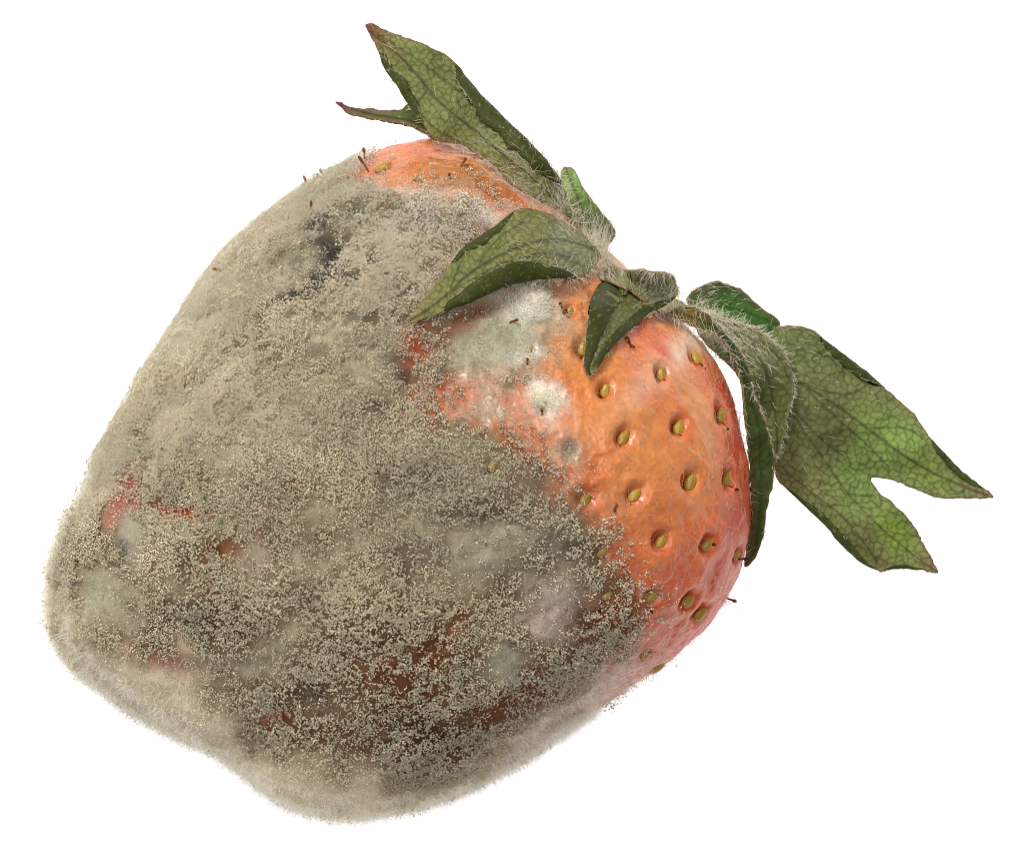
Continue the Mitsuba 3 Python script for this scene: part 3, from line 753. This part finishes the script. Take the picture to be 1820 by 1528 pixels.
    w_ = .18 + near(fp); k_ = r_.choice(len(fp), ne, p=w_ / w_.sum())
    ax = unit(at(tip[0], tip[1], 0) - bw3)
    hb.append(fp[k_]); out = unit((fp[k_] - at(*pts.mean(0), 0)) * [1, 1, 0])
    hd.append(unit(ax * .7 + out * .45 + fnn[k_] * .3 + .45 * r_.normal(size=(ne, 3)))); hl.append(r_.uniform(*hlen, ne) * (.3 + .7 * near(fp[k_])))
    w_ = .012 + near(upv) ** 1.6; k_ = r_.choice(m, ns, p=w_ / w_.sum())
    hb.append(upv[k_]); hd.append(unit(ax * .9 + nn[k_] * .4 + .3 * r_.normal(size=(ns, 3)))); hl.append(r_.uniform(*hlen, ns) * (.5 + .5 * near(upv[k_])))
    hb, hd, hl = np.vstack(hb), np.vstack(hd), np.concatenate(hl)
    P_ = curves(hb, hd, hl, 6, .5)
    v_, f_, per = tubes(P_, .58 * np.linspace(1, .3, 6)[None])
    put(key + '__hair', v_, f_, 'mat_hair', np.repeat(lin(HAIRC) * r_.uniform(.75, 1.05, (len(hb), 1)), per, 0), stuff=True)


def zt(px, py, lift):
    return (px, py, float(top(px, py)[0][0, 2]) + lift)


# long upright sepal at the top
sepal([(646, 41), (667, 41), (685, 56), (706, 62), (749, 77), (791, 97), (811, 112), (836, 146), (869, 183), (905, 219), (941, 252), (977, 291), (1000, 322), (1012, 372), (1030, 405), (1004, 384), (980, 367), (956, 355), (935, 346),
       (908, 331), (890, 307), (872, 289), (845, 271), (815, 256), (773, 253), (752, 224), (733, 202), (715, 168), (697, 141), (679, 117), (672, 90), (655, 60)],
      [(650, 45, 60), (750, 110, 130), (700, 120, 110), (800, 130, 105), (790, 200, 165), (740, 200, 130), (880, 220, 150), (850, 260, 150), (900, 270, 185), (940, 300, 195), (900, 310, 170), (1000, 330, 150), (980, 365, 165), (1020, 395, 130)],
      veins=[[(655, 55), (720, 110), (780, 180), (840, 230), (900, 280), (960, 330), (1015, 390)], [(672, 62), (740, 105), (800, 150), (845, 190), (880, 240)], [(676, 80), (720, 160), (770, 225), (840, 258)], [(800, 200), (830, 160)], [(760, 160), (740, 185)]],
      top_c=(122, 128, 74), rolls=[((811, 112), (1002, 330), 34, 1.0), ((672, 92), (752, 226), 19, .9)],
      patches=[(655, 52, 34, 20, -45, .95, (116, 50, 46)), (690, 85, 50, 20, -45, .6, (134, 118, 64)), (900, 280, 90, 40, -40, .5, (136, 138, 80))],
      base=(1020, 395), tip=(650, 45), hair=(420, 620), hlen=(18, 52), label='longest sepal, pale green and pointing up with a reddish tip', rim_c=(124, 80, 64))
# narrow bract beside it
sepal([(592, 180), (607, 180), (614, 189), (640, 192), (685, 195), (714, 196), (722, 184), (735, 184), (760, 200), (800, 235), (790, 262), (757, 238), (737, 229), (715, 221), (676, 215), (640, 209), (612, 201), (606, 190)],
      [(592, 180, 0), (640, 200, 10), (700, 205, 20), (730, 205, 25), (790, 250, 30), (720, 188, 14)], veins=[[(600, 184), (660, 203), (730, 215), (790, 250)]], top_c=(96, 104, 56), low_c=(70, 78, 36),
      patches=[(602, 186, 24, 12, 0, .9, (128, 58, 66)), (650, 198, 40, 5, -5, .5, (140, 96, 90))], base=(790, 250), tip=(592, 180), hair=(60, 30), hlen=(8, 20), net=.5, rim_c=(132, 80, 76), label='narrow curled bract with a red tip behind the longest sepal')
# small green sepal behind
sepal([(996, 302), (1004, 294), (1016, 297), (1026, 306), (1032, 324), (1044, 345), (1062, 369), (1080, 390), (1096, 414), (1092, 427), (1074, 440), (1050, 450), (1030, 430), (1012, 385), (1000, 340)],
      [(1000, 300, 20), (1030, 340, 60), (1060, 390, 70), (1095, 415, 40), (1050, 440, 90), (1010, 380, 80)], veins=[[(1005, 300), (1030, 360), (1060, 440)]], top_c=(112, 132, 74), low_c=(80, 110, 50),
      patches=[(1014, 318, 26, 36, -20, .9, (124, 156, 78)), (1080, 405, 24, 44, 40, .8, (72, 90, 46))], base=(1055, 440), tip=(1005, 298), hair=(160, 260), hlen=(14, 40), net=.5, label='short bright green sepal standing behind the hairy centre')
# far right sepal at the back, dark glossy
sepal([(1215, 535), (1234, 515), (1264, 498), (1294, 503), (1320, 515), (1341, 537), (1363, 554), (1392, 576), (1370, 600), (1320, 590), (1285, 580), (1240, 560)],
      [(1220, 535, -40), (1264, 500, -30), (1320, 520, -50), (1390, 575, -70), (1300, 560, -25), (1250, 545, -20)], veins=[[(1225, 538), (1300, 548), (1390, 580)], [(1240, 540), (1268, 505)], [(1290, 546), (1320, 520)]], top_c=(66, 100, 44), low_c=(50, 76, 34), vein_c=(46, 66, 34),
      patches=[(1265, 510, 40, 16, 10, .8, (74, 78, 48)), (1330, 525, 50, 12, -40, .7, (92, 88, 58)), (1300, 560, 44, 18, -10, .8, (74, 122, 48))], base=(1225, 540), tip=(1390, 576), hair=(110, 110), hlen=(12, 34), net=.45, cell=15, label='dark green sepal at the back between the folded and the big one')
# big two-lobed sepal
sepal([(1290, 600), (1354, 584), (1393, 578), (1427, 578), (1449, 589), (1470, 606), (1491, 623), (1526, 649), (1556, 674), (1590, 704), (1620, 730), (1641, 760), (1663, 790), (1689, 816), (1723, 850), (1764, 877), (1764, 883), (1749, 886), (1706, 886), (1663, 884),
       (1629, 872), (1594, 856), (1566, 849), (1547, 848), (1549, 858), (1560, 872), (1582, 890), (1607, 911), (1629, 937), (1642, 970), (1659, 998), (1669, 1020), (1637, 1013), (1599, 1009), (1560, 1016), (1526, 997), (1496, 971), (1470, 937), (1440, 907), (1406, 877), (1380, 851),
       (1365, 800), (1340, 720), (1310, 660)],
      [(1300, 610, -70), (1400, 590, -60), (1470, 610, -80), (1420, 680, -40), (1400, 800, -60), (1520, 660, -95), (1500, 760, -45), (1480, 900, -75), (1600, 720, -105), (1620, 800, -60), (1600, 850, -85), (1700, 840, -80), (1764, 880, -60), (1560, 930, -60), (1520, 990, -100), (1665, 1018, -50), (1620, 960, -80), (1550, 850, -80), (1390, 850, -95)],
      veins=[[(1330, 640), (1420, 680), (1500, 730), (1560, 775), (1640, 830), (1755, 880)], [(1340, 660), (1410, 740), (1460, 810), (1510, 880), (1580, 950), (1665, 1015)], [(1400, 665), (1450, 690), (1500, 700), (1545, 680)], [(1420, 680), (1490, 745), (1540, 790), (1580, 830)], [(1395, 700), (1440, 760), (1500, 810)], [(1400, 840), (1450, 880), (1500, 920), (1560, 1000)], [(1540, 760), (1600, 760), (1640, 780)], [(1400, 620), (1450, 625), (1490, 650)], [(1510, 880), (1560, 880)]],
      top_c=(120, 125, 76), low_c=(58, 70, 28), rolls=[((1460, 600), (1566, 684), 17, 1.0), ((1655, 780), (1745, 868), 12, 1.0), ((1400, 872), (1556, 1013), 13, 1.0), ((1570, 1014), (1650, 1014), 7, 1.0)],
      patches=[(1475, 770, 84, 50, -50, .7, (84, 82, 46)), (1590, 790, 84, 52, -40, 1, (126, 152, 76)), (1650, 840, 50, 26, -40, .8, (134, 154, 76)), (1525, 860, 52, 62, 10, .95, (124, 148, 78)), (1590, 945, 52, 26, -55, .9, (130, 156, 62)), (1430, 610, 70, 40, -10, .4, (98, 122, 66)), (1735, 868, 34, 12, -35, .7, (142, 128, 78)), (1650, 1005, 26, 14, -50, .7, (126, 110, 70)), (1550, 990, 60, 14, -30, .4, (120, 112, 62))],
      base=(1330, 630), tip=(1760, 880), hair=(200, 160), hlen=(9, 26), cell=14, wrinkle=2.6, step=1.9, label='big two lobed sepal at the right, olive green turning bright green towards its tips', rim_c=(120, 92, 62))
# small bits of the calyx seen behind the drooping sepals
sepal([(1235, 560), (1262, 556), (1300, 590), (1322, 640), (1330, 690), (1316, 672), (1296, 650), (1270, 625), (1240, 590)], [(1240, 570, 0), (1300, 600, -20), (1325, 680, -30), (1280, 630, 10)], veins=[[(1245, 570), (1290, 620), (1325, 680)]],
      top_c=(126, 134, 92), low_c=(70, 90, 44), patches=[(1275, 622, 20, 12, 10, .9, (92, 138, 54))], base=(1250, 570), tip=(1325, 685), hair=(160, 300), hlen=(14, 34), net=.4, label='hairy strip of calyx between the flesh and the hanging sepal')
sepal([(1322, 870), (1338, 860), (1345, 900), (1342, 943), (1322, 944), (1316, 910)], [(1325, 870, -60), (1340, 940, -60), (1320, 940, -60), (1344, 880, -60)], top_c=(72, 88, 48), base=(1335, 870), tip=(1330, 944), hair=(160, 60), hlen=(10, 24), net=.4, label='short hairy leaf end squeezed between flesh and hanging sepal')
# pale hairy flap with a curled edge
sepal([(1232, 548), (1262, 556), (1290, 566), (1322, 575), (1363, 593), (1393, 623), (1410, 657), (1413, 690), (1402, 734), (1394, 777), (1380, 820), (1368, 780), (1350, 720), (1330, 680), (1308, 640), (1280, 600), (1255, 575)],
      [(1235, 550, 70), (1290, 570, 50), (1363, 595, 10), (1410, 660, -10), (1400, 740, 0), (1380, 815, 10), (1330, 640, 60), (1360, 700, 40), (1280, 600, 80)], veins=[[(1245, 556), (1310, 595), (1365, 670), (1382, 810)], [(1310, 590), (1370, 620), (1400, 670)]],
      top_c=(114, 117, 62), patches=[(1330, 610, 60, 30, -35, .8, (142, 142, 98)), (1350, 710, 30, 70, -20, .7, (62, 64, 30))], base=(1240, 552), tip=(1382, 815), hair=(620, 430), hlen=(16, 44), cell=14, label='pale hairy folded sepal right of the hanging one', rim_c=(190, 170, 140))
# dark sepal hanging down along the fruit's right side
sepal([(1180, 556), (1205, 546), (1234, 542), (1262, 562), (1294, 596), (1320, 630), (1334, 668), (1338, 705), (1352, 728), (1364, 756), (1374, 803), (1377, 846), (1364, 897), (1357, 953), (1345, 990), (1332, 1004), (1322, 1009), (1325, 985), (1334, 940), (1337, 889), (1331, 824), (1326, 760), (1321, 700), (1314, 661), (1301, 624), (1276, 594), (1250, 586), (1215, 574)],
      [(1185, 556, 130), (1234, 545, 125), (1230, 572, 130), (1290, 600, 110), (1320, 650, 95), (1330, 720, 70), (1350, 760, 62), (1352, 850, 45), (1345, 930, 30), (1325, 1005, 20), (1375, 830, 25), (1333, 840, 35), (1300, 600, 92)],
      veins=[[(1190, 556), (1250, 570), (1305, 618), (1328, 690), (1350, 780), (1352, 870), (1346, 950), (1326, 1004)]], top_c=(62, 74, 32), low_c=(130, 138, 96), vein_c=(44, 50, 24),
      patches=[(1215, 560, 50, 18, -5, .95, (116, 96, 36)), (1262, 570, 16, 26, 40, .6, (96, 92, 44)), (1330, 992, 10, 22, 20, .8, (128, 92, 50)), (1338, 900, 5, 90, 0, .6, (104, 76, 40))], base=(1200, 552), tip=(1324, 1008), hair=(240, 40), hlen=(14, 44), net=.55, cell=16, label='dark green twisted sepal hanging down along the right side of the flesh', rim_c=(120, 104, 66))
# hairy collar of the calyx
sepal([(1010, 392), (1045, 405), (1075, 440), (1085, 468), (1108, 480), (1150, 500), (1200, 530), (1235, 552), (1225, 572), (1180, 556), (1130, 520), (1085, 500), (1050, 490), (1035, 470), (1020, 430)],
      [(1015, 400, 110), (1070, 440, 80), (1060, 480, 165), (1120, 500, 150), (1180, 540, 120), (1230, 560, 70), (1150, 500, 90)], top_c=(134, 132, 88), low_c=(110, 90, 50), patches=[(1075, 480, 26, 12, -20, .9, (98, 72, 30))],
      base=(1070, 450), tip=(1000, 330), hair=(220, 420), hlen=(24, 64), net=.2, label='hairy collar where the sepals meet')
# left sepal lying over the mould
sepal([(717, 576), (728, 562), (742, 547), (760, 522), (782, 498), (797, 473), (815, 445), (840, 428), (877, 405), (902, 382), (916, 372), (945, 371), (969, 378), (997, 389), (1022, 406), (1045, 425), (1072, 452), (1060, 472), (1043, 486), (1028, 497), (1006, 494), (975, 495), (942, 498), (902, 507), (865, 522), (828, 541), (782, 556), (742, 572)],
      [zt(722, 574, 14), zt(770, 520, 26), zt(770, 558, 24), zt(815, 450, 30), (880, 404, float(top(880, 404)[0][0, 2]) + 34), zt(850, 480, 52), zt(915, 376, 40), zt(940, 440, 70), zt(870, 520, 30), zt(942, 497, 34), zt(1000, 395, 60), zt(1000, 450, 80), zt(1028, 494, 40), zt(1060, 460, 60)],
      veins=[[(720, 574), (780, 535), (850, 475), (920, 440), (980, 425), (1060, 445)], [(742, 566), (800, 520), (850, 490), (900, 466)], [(850, 475), (880, 430), (930, 395)], [(800, 515), (830, 450), (870, 420)], [(900, 450), (930, 430), (1000, 430)], [(930, 470), (960, 450), (1020, 460)]],
      top_c=(124, 124, 70), rolls=[((800, 470), (912, 374), 14, 1.0), ((790, 553), (1024, 496), 36, .9)], patches=[(735, 564, 46, 14, 35, .85, (160, 146, 92)), (1020, 450, 50, 50, 0, .6, (142, 144, 112)), (850, 470, 60, 30, 35, .5, (118, 132, 76))], base=(1055, 450), tip=(720, 575), hair=(420, 620), hlen=(12, 42), cell=13, label='broad sepal at the left lying over the mould with a dark rolled lower edge', rim_c=(150, 122, 80))
# folded sepal drooping in front
sepal([(1105, 479), (1138, 478), (1160, 486), (1185, 485), (1200, 488), (1209, 522), (1190, 538), (1172, 546), (1148, 561), (1132, 577), (1108, 597), (1089, 616), (1071, 640), (1060, 658), (1048, 671), (1041, 662), (1039, 640), (1042, 602), (1048, 559), (1052, 528), (1068, 503), (1085, 486)],
      [zt(1110, 482, 60), (1138, 480, 215), (1200, 490, 160), (1205, 520, 150), zt(1150, 560, 34), zt(1100, 600, 30), zt(1060, 650, 22), zt(1046, 670, 14), zt(1045, 600, 30), zt(1055, 530, 46), zt(1090, 570, 34), zt(1100, 530, 40), zt(1135, 515, 50)],
      veins=[[(1150, 484), (1152, 530), (1110, 575), (1076, 612), (1056, 650)], [(1140, 500), (1190, 505)], [(1152, 530), (1195, 520)]], top_c=(122, 122, 72), low_c=(60, 64, 28), rolls=[((1050, 668), (1116, 479), [(0, 5), (.2, 17), (.4, 32), (.6, 45), (.8, 54), (.94, 46), (1, 26)], .55), ((1062, 655), (1204, 528), 17, .9)],
      patches=[(1170, 510, 50, 30, 0, .5, (136, 138, 104)), (1080, 620, 40, 12, 55, .6, (104, 124, 84))], base=(1190, 510), tip=(1046, 670), hair=(330, 150), hlen=(10, 34), cell=11, label='folded dark sepal drooping in front over the orange flesh', rim_c=(170, 146, 108))

print('triangles', sum(len(meshkit.WRITTEN[d['filename']][1]) for d in scene.values() if d.get('type') == 'ply'))
